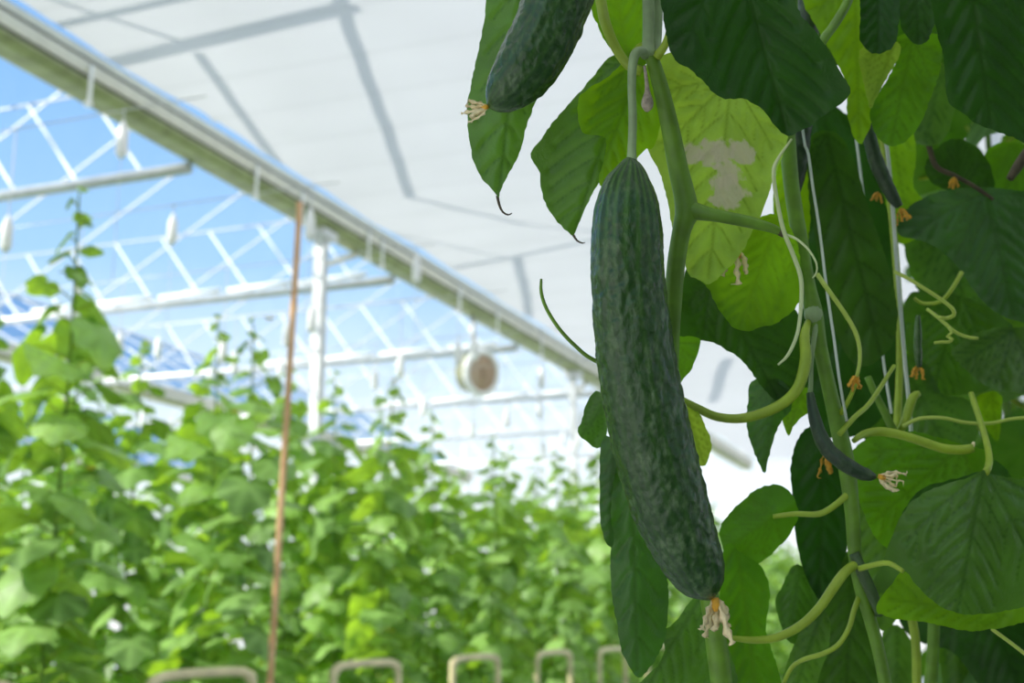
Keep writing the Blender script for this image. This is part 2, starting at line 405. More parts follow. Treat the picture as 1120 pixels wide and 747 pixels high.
# roof members above the screen; the sun throws their shadow on it
def caster(pts, wid, gain):
    for i in range(len(pts) - 1):
        a = onz(*pts[i], ZC) + SUNV * (gain / SUNV[2]); c = onz(*pts[i + 1], ZC) + SUNV * (gain / SUNV[2])
        m = MB().bar(a, c, wid * .62, wid * .5)
        tag(m.build('roof_member', M['steel'], smooth=False), kind='structure')
caster([(108, 69), (380, 4)], .17, .55)
caster([(57, 26), (215, -9)], .09, .55)
caster([(50, -4), (205, 46)], .055, .5)
caster([(214, 56), (318, 196)], .07, .5)
caster([(366, -10), (380, 30), (425, 140), (446, 214)], .085, .5)
caster([(446, 214), (575, 246), (720, 262)], .07, .5)
caster([(423, 254), (560, 285)], .05, .5)
caster([(497, 294), (565, 283), (660, 262)], .07, .5)
caster([(567, 283), (579, 350)], .10, .5)
caster([(797, 392), (778, 440)], .16, .5)

# ------------------------------------------------------------------ low pipe hoops at the row ends
HY = onx(436, 720, -3.25); pass
ROWS = [HY[1] - 1.16 - 1.48 * 2 + 1.48 * k for k in range(20)]
HN = ['first', 'second', 'third', 'fourth', 'fifth', 'sixth', 'seventh', 'eighth', 'ninth', 'tenth']
for k in range(10):
    ya, yb = ROWS[k] + .42, ROWS[k] + 1.16
    pts = spline([(-3.25, ya, 0.0), (-3.25, ya, .80), (-3.25, ya + .03, .87), (-3.25, ya + .12, .90), (-3.25, yb - .12, .90), (-3.25, yb - .03, .87), (-3.25, yb, .80), (-3.25, yb, 0)], n=6)
    m = MB().tube(pts, .021, 8)
    tag(m.build('pipe_hoop', M['pipe']), 'low cream steel pipe hoop between row ends, %s along the path' % HN[k], 'pipe', 'pipe hoops at the row ends')

# ------------------------------------------------------------------ generic cucumber leaf and plants
_PH = np.radians([0, 14, 28, 42, 56, 70, 84, 98, 112, 126, 140, 154, 166, 174, 180])
_RR = np.array([1.0, .90, .80, .80, .86, .84, .76, .74, .76, .72, .66, .58, .44, .24, .10])
def leaf_rad(a):
    a = abs((a + math.pi) % (2 * math.pi) - math.pi); return np.interp(a, _PH, _RR)
_ANG = np.concatenate([-_PH[::-1][:-1], _PH])[:-1]           # 28 directions, tip in the middle

def leaf_geom(size, droop, fold, twist, rings=(.35, .7, 1.0), rng=random):
    V = [(0, 0, 0)]; ve = [1.0]
    ph = rng.random() * 6
    for r in rings:
        for a in _ANG:
            q = leaf_rad(a) * r * (1 + .04 * math.sin(9 * a + ph))
            x, y = q * math.cos(a), q * math.sin(a)
            z = -droop * (x * x if x > 0 else .5 * x * x) - fold * abs(y) ** 1.5 + .05 * math.sin(4.2 * a + ph) * r * r + twist * x * y
            V.append((x, y, z))
            ve.append(math.exp(-(min(abs(((a - c + math.pi) % (2 * math.pi)) - math.pi) for c in (0, 1.0, -1.0, 1.95, -1.95)) * 7 * r) ** 2))
    n = len(_ANG); F = [(0, 1 + i, 1 + (i + 1) % n) for i in range(n)]
    for k in range(len(rings) - 1):
        F += [(1 + k * n + i, 1 + (k + 1) * n + i, 1 + (k + 1) * n + (i + 1) % n, 1 + k * n + (i + 1) % n) for i in range(n)]
    return np.array(V) * size, F, ve

def orient(az, pitch, roll):
    d = np.array([math.cos(az) * math.cos(pitch), math.sin(az) * math.cos(pitch), math.sin(pitch)])
    s_ = np.array([-math.sin(az), math.cos(az), 0]); n_ = np.cross(d, s_)
    s2 = s_ * math.cos(roll) + n_ * math.sin(roll); n2 = np.cross(d, s2)
    return np.stack([d, s2, n2], 1)

def make_plant(seed, H, nleaf, lsize, mat, root_name='cucumber_plant', zlow=.2, flowers=3):
    rng = random.Random(seed)
    root = empty(root_name, (0, 0, 0))
    hs = np.linspace(0, H, 16)
    sx_, sy_ = rng.uniform(-.05, .05), rng.uniform(-.05, .05)
    stem = np.array([(sx_ * math.sin(h * 2.1 + seed), sy_ * math.sin(h * 1.7), h) for h in hs])
    MB().tube(stem, np.linspace(.011, .004, 16), 6).build('stem', M['stem'], root)
    lf = MB(); vein = []; pet = MB(); fls = []
    az = rng.random() * 6.28
    for i in range(nleaf):
        t = (i / (nleaf - 1)) ** 1.3; h = zlow + (H - zlow) * t
        az += 2.4 + rng.uniform(-.5, .5)
        sp = np.array([np.interp(h, hs, stem[:, 0]), np.interp(h, hs, stem[:, 1]), h])
        young = 1.0 if t < .74 else max(.26, 1 - (t - .74) * 2.9)
        L = rng.uniform(.10, .20) * young
        d = np.array([math.cos(az), math.sin(az), rng.uniform(.25, .7)]); d /= np.linalg.norm(d)
        tip = sp + d * L
        pet.tube([sp, sp + d * L * .6 + [0, 0, .012], tip], [.004, .0035, .003], 5)
        v, f, ve = leaf_geom(lsize * rng.uniform(.75, 1.2) * young, rng.uniform(.1, .55), rng.uniform(.05, .45), rng.uniform(-.25, .25), rng=rng)
        R = orient(az + rng.uniform(-.5, .5), rng.uniform(-1.0, -.05), rng.uniform(-.5, .5))
        lf.add(v @ R.T + tip, f); vein += ve
        if flowers and rng.random() < flowers / nleaf and t < .97:
            c = sp + d * .13 + [0, 0, .03]
            fl = MB(); fls.append(fl)
            for k in range(5):
                a = k * 1.2566; w_ = np.array([math.cos(a), math.sin(a), .4])
                fl.add([c, c + w_ * .016 + [-.010 * math.sin(a), .010 * math.cos(a), .004], c + w_ * .034, c + w_ * .016 + [.010 * math.sin(a), -.010 * math.cos(a), .004]], [(0, 1, 2, 3)])
    lf.build('foliage', mat, root, vein=vein)
    pet.build('petiole', M['stem_yellow'], root)['kind'] = 'stuff'
    for fl in fls: fl.build('flower', M['yellow'], root)
    return root

def dup(root, loc, rz, sc_=1.0):
    r = root.copy(); COL.objects.link(r); r.location = loc; r.rotation_euler = (0, 0, rz); r.scale = (sc_, sc_, sc_)
    for ch in root.children:
        c = ch.copy(); COL.objects.link(c); c.parent = r
    return r

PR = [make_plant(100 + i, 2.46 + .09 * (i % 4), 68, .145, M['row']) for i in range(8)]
used = set()
rng = random.Random(3)
def place(pool, x, y, label, group, sc_=1.0):
    i = rng.randrange(len(pool)); o = pool[i]; rz = rng.random() * 6.28
    if (id(pool), i) not in used:
        used.add((id(pool), i)); o.location = (x, y, 0); o.rotation_euler = (0, 0, rz); o.scale = (sc_,) * 3
    else: o = dup(o, (x, y, 0), rz, sc_)
    tag(o, label, 'plant', group); return o
RN = ['nearest', 'second', 'third', 'fourth', 'fifth', 'sixth', 'seventh', 'eighth', 'ninth', 'tenth', 'eleventh', 'twelfth', 'thirteenth', 'fourteenth', 'fifteenth', 'sixteenth', 'seventeenth', 'eighteenth', 'nineteenth', 'farthest']
for k, y in enumerate(ROWS):
    nx = 6 if k == 0 else (12 if k < 6 else (8 if k < 12 else 4))
    for j in range(nx):
        x = -3.45 - (.42 * j if j < 5 else 1.68 + .55 * (j - 4)) + rng.uniform(-.06, .06)
        place(PR, x, y + rng.uniform(-.14, .14),
              'sunlit cucumber plant ending the %s row beside the path' % RN[k] if j == 0 else 'sunlit cucumber plant, %s from the path end within the %s row' % (RN[j], RN[k]),
              'sunlit plants of the %s row' % RN[k], rng.uniform(.94, 1.04))
for p in PR:
    if 'label' not in p: bpy.data.objects.remove(p)

# white spools of twine on the crop wires
for k in range(2, 11):
    y = ROWS[k]
    m = MB().tube([(-3.9, y, 3.90), (-9.3, y, 3.90)], .004, 5)
    tag(m.build('crop_wire', M['steel']), 'thin steel crop wire above the %s sunlit plant row' % RN[k], 'wire', 'crop wires')
def spool(x, y, z, lab):
    r = empty('twine_spool', (x, y, z), lab, 'spool', 'twine spools on the crop wires')
    MB().tube([(x, y, z + .02), (x, y, z - .01), (x, y, z - .05), (x, y, z - .17), (x, y, z - .2)], [.008, .02, .032, .034, .015], 8).build('bobbin', M['white'], r)
    MB().tube([(x, y, z + .0), (x, y, z + .05), (x, y, 3.88), (x, y, 3.915)], .004, 5).build('hook', M['steel'], r)
    MB().tube([(x, y, z - .17), (x, y, z - .9)], .0022, 4).build('string', M['twine'], r)
for k in range(2, 11):
    for j in range(6 if k < 7 else 3):
        spool(-4.2 - .85 * j + rng.uniform(-.3, .3), ROWS[k], 3.30 + rng.uniform(0, .55), 'white twine spool on the %s row wire, %s from its path end' % (RN[k], RN[j]))

# bamboo cane
pa, pb = onx(328, 222, -3.05), onx(297, 722, -3.05)
pb2 = pa + (pb - pa) * (pa[2] / (pa[2] - pb[2]))
n = 24
m = MB(); pts = [pa + (pb2 - pa) * i / n for i in range(n + 1)]
m.tube(spline(pts, n=4), [.0145 + (.003 if i % 16 == 0 else 0) - .000 * i for i in range(n * 4 + 1)], 8)
tag(m.build('bamboo_cane', M['bamboo']), 'tall leaning bamboo cane standing at the end of a plant row', 'cane')

# ------------------------------------------------------------------ foreground: leaves, stems and fruit
def inside(poly, p):
    x, y = p[:, 0], p[:, 1]; c = np.zeros(len(p), bool); j = len(poly) - 1
    for i in range(len(poly)):
        xi, yi = poly[i]; xj, yj = poly[j]
        if yi != yj:
            c ^= ((yi > y) != (yj > y)) & (x < (xj - xi) * (y - yi) / (yj - yi) + xi)
        j = i
    return c

def leaf(parent, mat, pts, base, tip, db, dt, fold=.35, tilt=0.0, dome=0.0, amp=.0034, spc=3.0, sharp=False, name='leaf', curl=0.0, label=None, petiole=None):
    """A leaf blade that fills the outline PTS, folded along its midrib from BASE to TIP, at depths DB to DT."""
    out = np.asarray(pts, float) if sharp else spline(pts, step=4.0, closed=True)
    rr = np.random.RandomState(int(abs(pts[0][0] * 7 + pts[1][1] * 13)) % 9999)
    if not sharp: out = out + rr.uniform(-.75, .75, out.shape)
    lo, hi = out.min(0), out.max(0)
    ys = np.arange(lo[1], hi[1], spc * .866); G = []
    for i, y in enumerate(ys):
        x = np.arange(lo[0] + (spc / 2 if i % 2 else 0), hi[0], spc); G.append(np.stack([x, np.full(len(x), y)], 1))
    G = np.concatenate(G); G = G[inside(out, G)]
    dist = np.min(np.linalg.norm(G[:, None] - out[None], axis=2), axis=1); G = G[dist > spc * .6]
    allp = np.concatenate([out, G]); nb = len(out)
    v2, _e, f2, *_ = geometry.delaunay_2d_cdt([Vector(q) for q in allp], [(i, (i + 1) % nb) for i in range(nb)], [], 1, 1e-5)
    q = np.array([(a.x, a.y) for a in v2])
    base = np.asarray(base, float); tip = np.asarray(tip, float)
    ax_ = tip - base; L = np.linalg.norm(ax_); ax_ /= L; nr = np.array([-ax_[1], ax_[0]])
    # veins
    polys = []
    def reach(o, d, mx):
        s_ = np.arange(2, mx, 2.0); pp = o + s_[:, None] * d; ok = inside(out, pp)
        return s_[ok].max() if ok.any() else 0
    def rot(d, a): return np.array([d[0] * math.cos(a) - d[1] * math.sin(a), d[0] * math.sin(a) + d[1] * math.cos(a)])
    def vein(o, d, ln, bend, wd, depth):
        k = max(3, int(ln / 2)); pp = [np.array(o, float)]; dd = np.array(d)
        for i in range(k): dd = rot(dd, bend / k); pp.append(pp[-1] + dd * ln / k)
        pp = np.array(pp); polys.append((pp, wd))
        if depth:
            for t in np.linspace(.16, .86, 6 if depth == 2 else 4):
                o2 = pp[int(t * k)]; d2 = pp[min(k, int(t * k) + 1)] - pp[max(0, int(t * k) - 1)]; d2 /= np.linalg.norm(d2) + 1e-9
                for sg in (1, -1):
                    d3 = rot(d2, sg * .85); l3 = min(reach(o2, d3, ln * .6), ln * (.42 if depth == 2 else .3))
                    if l3 > 8: vein(o2, d3, l3 * .9, -sg * .35, wd * .6, 0)
    vein(base, ax_, L * .97, 0, 1.5, 2)
    for a in (.75, -.75, 1.45, -1.45):
        d = rot(ax_, a); ln = reach(base, d, L * 1.2) * .9
        if ln > 14: vein(base, d, ln, -a * .25, 1.2, 1)
    dv = np.full(len(q), 1e9); hv = np.full(len(q), 1e9)
    for pp, wd in polys:
        dd = np.min(np.linalg.norm(q[:, None] - pp[None], axis=2), axis=1)
        dv = np.minimum(dv, dd / wd); hv = np.minimum(hv, dd + (2.2 - wd * 1.4))
    ve = np.exp(-(dv / 1.25) ** 2)
    quilt = 1 - np.exp(-(hv / 5.5) ** 2)
    rel = q - base; t = rel @ ax_ / L; c = rel @ nr / FPX * db
    d = db + (dt - db) * t + fold * np.sqrt(c * c + 4e-6) + tilt * c + dome * (np.linalg.norm(rel, axis=1) / FPX * db) ** 2 * 10 + curl * np.maximum(0, t - .6) ** 2
    ph = rr.rand(4) * 6
    d = d + .0025 * np.sin(q[:, 0] / 17 + ph[0]) * np.sin(q[:, 1] / 23 + ph[1]) - amp * quilt
    V = CAM + d[:, None] * (FWD + (q[:, :1] - 560) / FPX * RIGHT - (q[:, 1:] - 373.5) / FPX * UP)
    F = []
    for f in f2:
        a, b_, c_ = q[f[0]], q[f[1]], q[f[2]]
        ar = (b_[0] - a[0]) * (c_[1] - a[1]) - (b_[1] - a[1]) * (c_[0] - a[0])
        F.append(tuple(f) if ar < 0 else tuple(f)[::-1])
    o = MB().add(V, F).build(name, M[mat] if isinstance(mat, str) else mat, parent, vein=ve)
    if label: o['label'] = label
    if petiole:
        pl, rad, pm = petiole
        stem_px(o, 'petiole', pl, rad, pm)
    return o

def stem_px(parent, name, pts, rad, mat, n=10, depth=None, ridge=False):
    """A tube through photo points (x, y, depth); RAD in photo pixels, one value or one a point."""
    pts = [p if len(p) == 3 else (*p, depth) for p in pts]
    r = np.broadcast_to(np.asarray(rad, float), (len(pts),))
    q = spline([(*p, a) for p, a in zip(pts, r)], step=5.0)
    return MB().tube([P(a, b_, d) for a, b_, d, _ in q], [max(.3, a[3]) * a[2] / FPX for a in q], n).build(name, M[mat], parent)

def withered(parent, x, y, d, s, ang, mat='dry', n=5, core=True, seed=1):
    """A shrivelled flower: crumpled petals hanging from a short tube. ANG: the way it hangs, radians in the picture."""
    rr = random.Random(seed); m = MB()
    D = math.cos(ang) * RIGHT - math.sin(ang) * UP; S = np.cross(D, FWD); S /= np.linalg.norm(S)
    o = P(x, y, d); k = s * d / FPX
    for i in range(n):
        a = (i - (n - 1) / 2) / max(1, n - 1) * 1.5; z = rr.uniform(-.5, .5); ln = rr.uniform(.75, 1.15)
        dirn = D * math.cos(a) + S * math.sin(a) + FWD * z; dirn /= np.linalg.norm(dirn)
        pts = [o, o + dirn * k * .35 * ln]
        dr = dirn * .55 + D * .6
        pts += [pts[-1] + dr * k * .32 * ln, pts[-1] + dr * k * .6 * ln + S * k * rr.uniform(-.12, .12), pts[-1] + dr * k * .66 * ln + S * k * rr.uniform(-.16, .16)]
        p_ = spline(pts, n=5); q_ = len(p_) - 1; W_ = np.cross(dirn, S * rr.uniform(-1, 1) + FWD * rr.uniform(.2, 1)); W_ /= np.linalg.norm(W_); N_ = np.cross(W_, dirn)
        V = []
        for j, pc in enumerate(p_):
            t_ = j / q_; w_ = k * (.035 + .10 * math.sin(math.pi * min(1, t_ * .9 + .08)) + rr.uniform(-.018, .018)); cu = k * .05 * math.sin(j * 1.3 + i)
            V += [pc - W_ * w_ + N_ * cu, pc + N_ * (k * .045), pc + W_ * w_ - N_ * cu, pc - N_ * (k * .02)]
        m.add(V, [(4 * j + a_, 4 * j + (a_ + 1) % 4, 4 * j + 4 + (a_ + 1) % 4, 4 * j + 4 + a_) for j in range(q_) for a_ in range(4)] + [(3, 2, 1, 0), (4 * q_, 4 * q_ + 1, 4 * q_ + 2, 4 * q_ + 3)])
    f = m.build('withered_flower', M[mat], parent)
    if core:
        MB().tube([o - D * k * .05, o + D * k * .12, o + D * k * .3], [k * .1, k * .13, k * .05], 8).build('flower_center', M['orange'], f)
    return f

def fruit(name, label, pts, rad, mat, cat='cucumber', n=132, ribs=10, bump=.016, name2='fruit', group=None):
    pts = np.asarray(pts, float)
    r = np.asarray(rad, float)
    q = spline([(*p, a) for p, a in zip(pts, r)], step=1.7)
    base = P(*q[0][:3])
    root = empty(name, base, label, cat, group)
    C_ = np.array([P(a, b_, d) for a, b_, d, _ in q]); R_ = np.maximum(q[:, 3], .4) * q[:, 2] / FPX
    T = np.gradient(C_, axis=0); T /= np.linalg.norm(T, axis=1)[:, None]
    u = RIGHT - T[0] * (RIGHT @ T[0]); u /= np.linalg.norm(u); V = []; att = []
    rr = np.random.RandomState(len(pts)); ph = rr.rand(8) * 6.28
    s = np.concatenate([[0], np.cumsum(np.linalg.norm(np.diff(C_, axis=0), axis=1))])
    for i in range(len(C_)):
        u = u - T[i] * (u @ T[i]); u /= np.linalg.norm(u); w_ = np.cross(T[i], u)
        e = min(1, min(i, len(C_) - 1 - i) / 14)
        for k in range(n):
            a = 2 * math.pi * k / n
            rib = 1 - 2 * abs(math.sin(.5 * ribs * a + .4 * math.sin(2 * a + ph[0]))) ** .7
            lump = math.sin(s[i] * 210 + 3 * math.sin(a * 4 + ph[1]) + ph[2]) * math.sin(a * 7 + 40 * s[i] + ph[3]) + .7 * math.sin(s[i] * 390 + a * 11 + ph[4]) * math.sin(a * 13 - s[i] * 90)
            pw = C_[i] + R_[i] * (math.cos(a) * u + math.sin(a) * w_)
            wt = noise.noise((pw * np.array([150, 150, 115])).tolist()) + .6 * noise.noise((pw * np.array([310, 310, 250])).tolist())
            sm = min(1, .25 + s[i] / .13)
            rad_ = R_[i] * (1 + e * (bump * rib * (1.7 - .8 * sm) + bump * .3 * lump)) + e * sm * .00105 * wt
            V.append(C_[i] + rad_ * (math.cos(a) * u + math.sin(a) * w_)); att.append(max(0, .5 + .5 * math.cos(ribs * a * 2 + ph[5] + .8 * math.sin(s[i] * 30 + a * 5))) ** 2 * (.22 + .78 * max(0, 1 - s[i] / .10)))
    F = [(i * n + k, i * n + (k + 1) % n, (i + 1) * n + (k + 1) % n, (i + 1) * n + k) for i in range(len(C_) - 1) for k in range(n)]
    F += [tuple(range(n - 1, -1, -1)), tuple((len(C_) - 1) * n + k for k in range(n))]
    MB().add(V, F).build(name2, M[mat], root, vein=att)
    return root

# --- hero cucumber
hero = fruit('cucumber', 'large ripe dark green cucumber hanging in full view at the centre', [
    (691, 172, .985), (690, 176, .985), (689, 188, .985), (687, 205, .985), (686, 230, .985), (686, 265, .985), (687, 305, .985), (691, 350, .985), (697, 400, .985), (706, 450, .985), (718, 500, .985), (732, 550, .985), (748, 592, .985), (760, 618, .985), (769, 638, .985), (774, 650, .985), (776, 656, .985)],
    [3, 9, 19, 29, 36, 39.5, 40.5, 42, 43.5, 44.5, 44.5, 43, 38, 33, 25.5, 14, 3], 'cuc')
stem_px(hero, 'stalk', [(706, 60, 1.0), (701, 56, .99), (695, 59, .985), (692, 70, .985), (691, 95, .985), (692, 130, .985), (691, 165, .985), (691, 176, .985)], [5, 5.5, 5.5, 5, 4.6, 4.6, 4.8, 6], 'stem_pale', 12)
withered(hero, 782, 656, .985, 42, math.radians(86), seed=4)

# --- upper cucumber, cut by the frame
up = fruit('cucumber', 'dark cucumber with a pale streak hanging above, cut off by the top edge', [
    (628, -120, .97), (626, -70, .97), (619, -25, .97), (606, 12, .97), (590, 48, .97), (572, 78, .97), (556, 97, .97), (545, 108, .97), (538, 114, .97), (534, 117, .97)],
    [22, 33, 36, 37, 36.5, 34, 27, 19.5, 11, 2], 'cuc')
withered(up, 533, 117, .97, 24, math.radians(165), seed=9)

# --- the vines: one thing each, rooted in the floor
def vine(x, y, d, label):
    p = P(x, y, d); return empty('cucumber_vine', (p[0], p[1], 0), label, 'vine')
VA = vine(712, 60, 1.03, 'cucumber vine bearing the big central cucumber, with a forked pale stem')
VB = vine(905, 400, 1.16, 'cucumber vine with a leaning stem and long curved yellow petiole, beside the central cucumber')
VC = vine(1000, 500, 1.32, 'cucumber vine at the right edge with a big domed dark leaf')

def ground(parent, name, pts, rad, mat):
    """A main stem: through the photo points, then straight on down to the floor."""
    r = np.broadcast_to(np.asarray(rad, float), (len(pts),))
    q = spline([(*p, a) for p, a in zip(pts, r)], step=5.0)
    c = [P(a, b_, d) for a, b_, d, _ in q]; rr = [a[3] * a[2] / FPX for a in q]
    e = c[-1]
    for h in (.66, .33, 0): c.append(np.array([e[0], e[1], e[2] * h])); rr.append(rr[-1])
    return MB().tube(c, rr, 14).build(name, M[mat], parent)

# vine A
stem_px(VA, 'stem', [(708, -40, 1.03), (709, 0, 1.03), (709, 40, 1.03), (709, 62, 1.025)], [7, 6.5, 6.5, 8], 'stem_pale', 12)
stem_px(VA, 'stem', [(720, -40, 1.04), (720, 0, 1.04), (719, 40, 1.04), (716, 66, 1.03)], [5.5, 5.5, 5, 6], 'stem_pale', 12)
ground(VA, 'stem', [(710, 56, 1.028), (717, 76, 1.03), (725, 105, 1.03), (733, 140, 1.03), (742, 185, 1.03), (749, 215, 1.03), (751, 233, 1.03), (746, 250, 1.03), (740, 285, 1.035), (736, 330, 1.04), (733, 380, 1.05), (734, 440, 1.06), (745, 520, 1.06), (764, 600, 1.06), (778, 665, 1.06), (785, 715, 1.06), (790, 752, 1.06)],
       [7, 8, 9, 10, 11, 12, 13, 10.5, 10, 10, 10, 10, 10, 10, 11, 12, 12], 'stem')
side = stem_px(VA, 'side_shoot', [(751, 228, 1.03), (765, 232, 1.025), (785, 236, 1.02), (820, 243, 1.02), (845, 250, 1.02), (857, 256, 1.02)], [11, 9, 7, 6.5, 5, 3.5], 'stem', 12)
stem_px(side, 'dry_tip', [(850, 252, 1.02), (857, 256, 1.02), (861, 258, 1.02)], [4.2, 4, 2], 'brown')
stem_px(VA, 'tendril', [(866, 152, 1.0), (850, 175, 1.0), (846, 190, 1.0), (850, 220, 1.01), (857, 252, 1.015), (868, 280, 1.02), (876, 305, 1.02), (876, 335, 1.02), (872, 365, 1.02), (862, 388, 1.02), (851, 399, 1.02)], [1.2, 1.8, 2.2, 2.2, 2.4, 2.4, 2.4, 2.2, 2.0, 1.8, 1.2], 'tendril_pale', 8)
stem_px(VA, 'tendril', [(858, 256, 1.02), (872, 262, 1.015), (885, 274, 1.01), (893, 288, 1.01), (893, 298, 1.015), (889, 304, 1.02)], [1.6, 1.5, 1.3, 1.2, 1.1, .8], 'tendril_pale', 8)
stem_px(VA, 'tendril', [(736, 425, 1.05), (700, 415, 1.04), (650, 394, 1.03), (630, 379, 1.03), (612, 360, 1.03), (598, 338, 1.03), (592, 320, 1.03), (592, 305, 1.03)], [2.6, 2.6, 2.4, 2.3, 2.2, 2.1, 2.0, 1.4], 'stem', 8)
bud = stem_px(VA, 'withered_bud', [(705, 72, 1.02), (707, 88, 1.02), (708, 100, 1.02), (708, 110, 1.02), (708, 117, 1.02), (707, 122, 1.02)], [1.6, 2, 3, 6.5, 6.5, 2], 'dry_pink', 10)

leaf(VA, 'mature', [(536, -30), (530, 20), (523, 55), (515, 95), (511, 120), (513, 150), (519, 180), (530, 199), (540, 209), (545, 217), (549, 205), (558, 187), (568, 167), (576, 138), (588, 105), (604, 60), (622, -25), (600, -60), (565, -65)],
     (575, -50), (545, 216), 1.06, 1.03, fold=.5, spc=2.6, petiole=([(575, -50, 1.06), (620, -95, 1.07), (705, -60, 1.03)], 4, 'stem_yellow'))
stem_px(VA, 'dry_leaf_tip', [(544, 214, 1.03), (546, 224, 1.03), (550, 232, 1.03), (556, 235, 1.03), (560, 233, 1.03)], [1.8, 1.5, 1.2, 1, .5], 'brown', 7)
leaf(VA, 'mature', [(580, 168), (592, 152), (606, 132), (624, 112), (645, 88), (668, 62), (695, 60), (702, 95), (694, 140), (676, 165), (664, 186), (650, 208), (640, 228), (632, 248), (627, 258), (617, 250), (606, 239), (598, 226), (592, 208), (590, 190), (584, 178)],
     (690, 62), (627, 257), 1.07, 1.075, fold=.45, spc=2.6, petiole=([(690, 62, 1.07), (702, 50, 1.05), (712, 62, 1.03)], 4, 'stem_yellow'))
stem_px(VA, 'dry_leaf_tip', [(627, 257, 1.075), (631, 263, 1.075), (637, 266, 1.075), (640, 265, 1.075)], [1.5, 1.1, .8, .4], 'brown', 6)
leaf(VA, 'young', [(632, 122), (634, 106), (646, 95), (660, 88), (674, 76), (690, 62), (705, 70), (716, 90), (722, 130), (716, 160), (707, 163), (692, 178), (676, 190), (658, 205), (655, 195), (661, 172), (662, 152), (650, 148), (636, 144)],
     (702, 68), (652, 200), 1.055, 1.055, fold=.25, spc=2.6)
leaf(VA, 'young', [(642, -30), (646, 8), (655, 30), (664, 48), (680, 66), (692, 76), (706, 70), (712, 40), (712, -40), (670, -60)], (690, 78), (665, -50), 1.06, 1.07, fold=.2, spc=3)
stem_px(VA, 'petiole', [(652, -40, 1.035), (657, 0, 1.035), (663, 28, 1.03), (675, 55, 1.03), (688, 72, 1.03), (702, 78, 1.03)], [6, 6, 6, 5.5, 5.5, 6], 'stem_yellow', 12)
stem_px(VA, 'petiole', [(742, -20, 1.02), (739, 8, 1.02), (733, 32, 1.02), (727, 50, 1.02), (718, 62, 1.025)], [3.6, 3.6, 3.8, 4.4, 5.5], 'stem_yellow', 12)
PATCH = []
for (x, y, r_) in ((756, 163, 20), (775, 166, 17), (790, 164, 16), (797, 190, 18), (797, 210, 26), (812, 168, 15)):
    p = P(x, y, 1.08) - np.array([VA.location.x, VA.location.y, 0]); PATCH.append((tuple(p), r_ * .85 / FPX))
M['patch'] = leafmat('leaf_underside_scorched', (.24, .40, .08), (.46, .68, .04), .48, .55, .3, vcol=(.10, .22, .02), vfac=.85, bump=.9, patch=PATCH)
leaf(VA, 'patch', [(706, 72), (703, 110), (704, 140), (708, 163), (722, 190), (730, 218), (736, 250), (746, 268), (752, 298), (764, 306), (776, 311), (788, 302), (800, 290), (812, 275), (822, 255), (832, 236), (840, 214), (848, 190), (856, 170), (862, 150), (868, 120), (850, 90), (800, 70), (750, 55)],
     (800, 88), (774, 309), 1.08, 1.085, fold=.18, tilt=.1, spc=2.5, amp=.0045, label='pale scorched leaf underside with a tan dead patch')
leaf(VA, 'mid', [(736, 372), (752, 368), (766, 371), (764, 386), (757, 402), (748, 414), (741, 420), (733, 405)], (736, 376), (748, 414), 1.09, 1.09, fold=.3)
leaf(VA, 'mature', [(652, 428), (642, 440), (637, 458), (632, 472), (640, 482), (656, 490), (664, 470), (664, 440)], (672, 425), (636, 478), 1.05, 1.07, fold=.4)
leaf(VA, 'mature', [(668, 490), (664, 530), (668, 575), (668, 620), (670, 655), (675, 685), (680, 712), (688, 728), (697, 741), (705, 737), (714, 726), (722, 712), (728, 694), (731, 660), (729, 625), (722, 590), (712, 550), (700, 505), (685, 480)],
     (690, 470), (697, 741), 1.05, 1.06, fold=.75, spc=2.6, petiole=([(690, 470, 1.05), (715, 450, 1.06), (735, 445, 1.06)], 3.5, 'stem_yellow'))
leaf(VA, 'mature', [(660, 478), (656, 505), (656, 540), (657, 572), (661, 590), (668, 598), (672, 590), (668, 560), (672, 520), (676, 485)], (672, 470), (667, 598), 1.045, 1.055, fold=.8)
leaf(VA, 'mature', [(690, 760), (702, 745), (718, 728), (727, 712), (724, 694), (736, 682), (748, 668), (758, 655), (772, 654), (786, 668), (794, 700), (800, 760)], (768, 650), (702, 762), 1.09, 1.12, fold=.35, spc=2.6)
leaf(VA, 'mid', [(792, 600), (812, 605), (834, 622), (842, 650), (838, 690), (850, 730), (852, 765), (790, 765), (786, 690)], (806, 596), (828, 765), 1.13, 1.15, fold=.3)

# vine B
ground(VB, 'stem', [(852, 60, 1.16), (860, 140, 1.16), (866, 205, 1.155), (875, 262, 1.15), (884, 312, 1.15), (890, 343, 1.15), (897, 380, 1.15), (907, 425, 1.15), (917, 468, 1.15), (926, 510, 1.15), (932, 560, 1.15), (935, 605, 1.15), (941, 640, 1.15), (951, 675, 1.15), (961, 712, 1.15), (969, 752, 1.15)],
       [9, 9, 8.5, 8.5, 8, 10, 8, 8, 9, 9.5, 8, 7.5, 7.5, 7, 7, 7], 'stem')
stem_px(VB, 'node_collar', [(888, 336, 1.149), (889, 340, 1.148), (890, 346, 1.148), (892, 352, 1.149)], [7.5, 9.5, 10, 7.5], 'stem_pale')
stem_px(VB, 'side_shoot', [(934, 605, 1.145), (944, 628, 1.14), (954, 650, 1.14), (962, 672, 1.145)], [6, 6.5, 6.5, 5], 'stem_dark')
stem_px(VB, 'side_shoot', [(893, 352, 1.145), (888, 390, 1.14), (887, 415, 1.14), (886, 432, 1.14)], [3, 2.5, 2.5, 3], 'stem_pale')
stem_px(VB, 'tendril', [(894, 300, 1.13), (905, 316, 1.12), (922, 340, 1.12), (935, 362, 1.12), (940, 380, 1.12), (940, 398, 1.12), (937, 412, 1.12)], [2.6, 2.6, 2.5, 2.5, 2.3, 2.1, 2], 'tendril', 8)
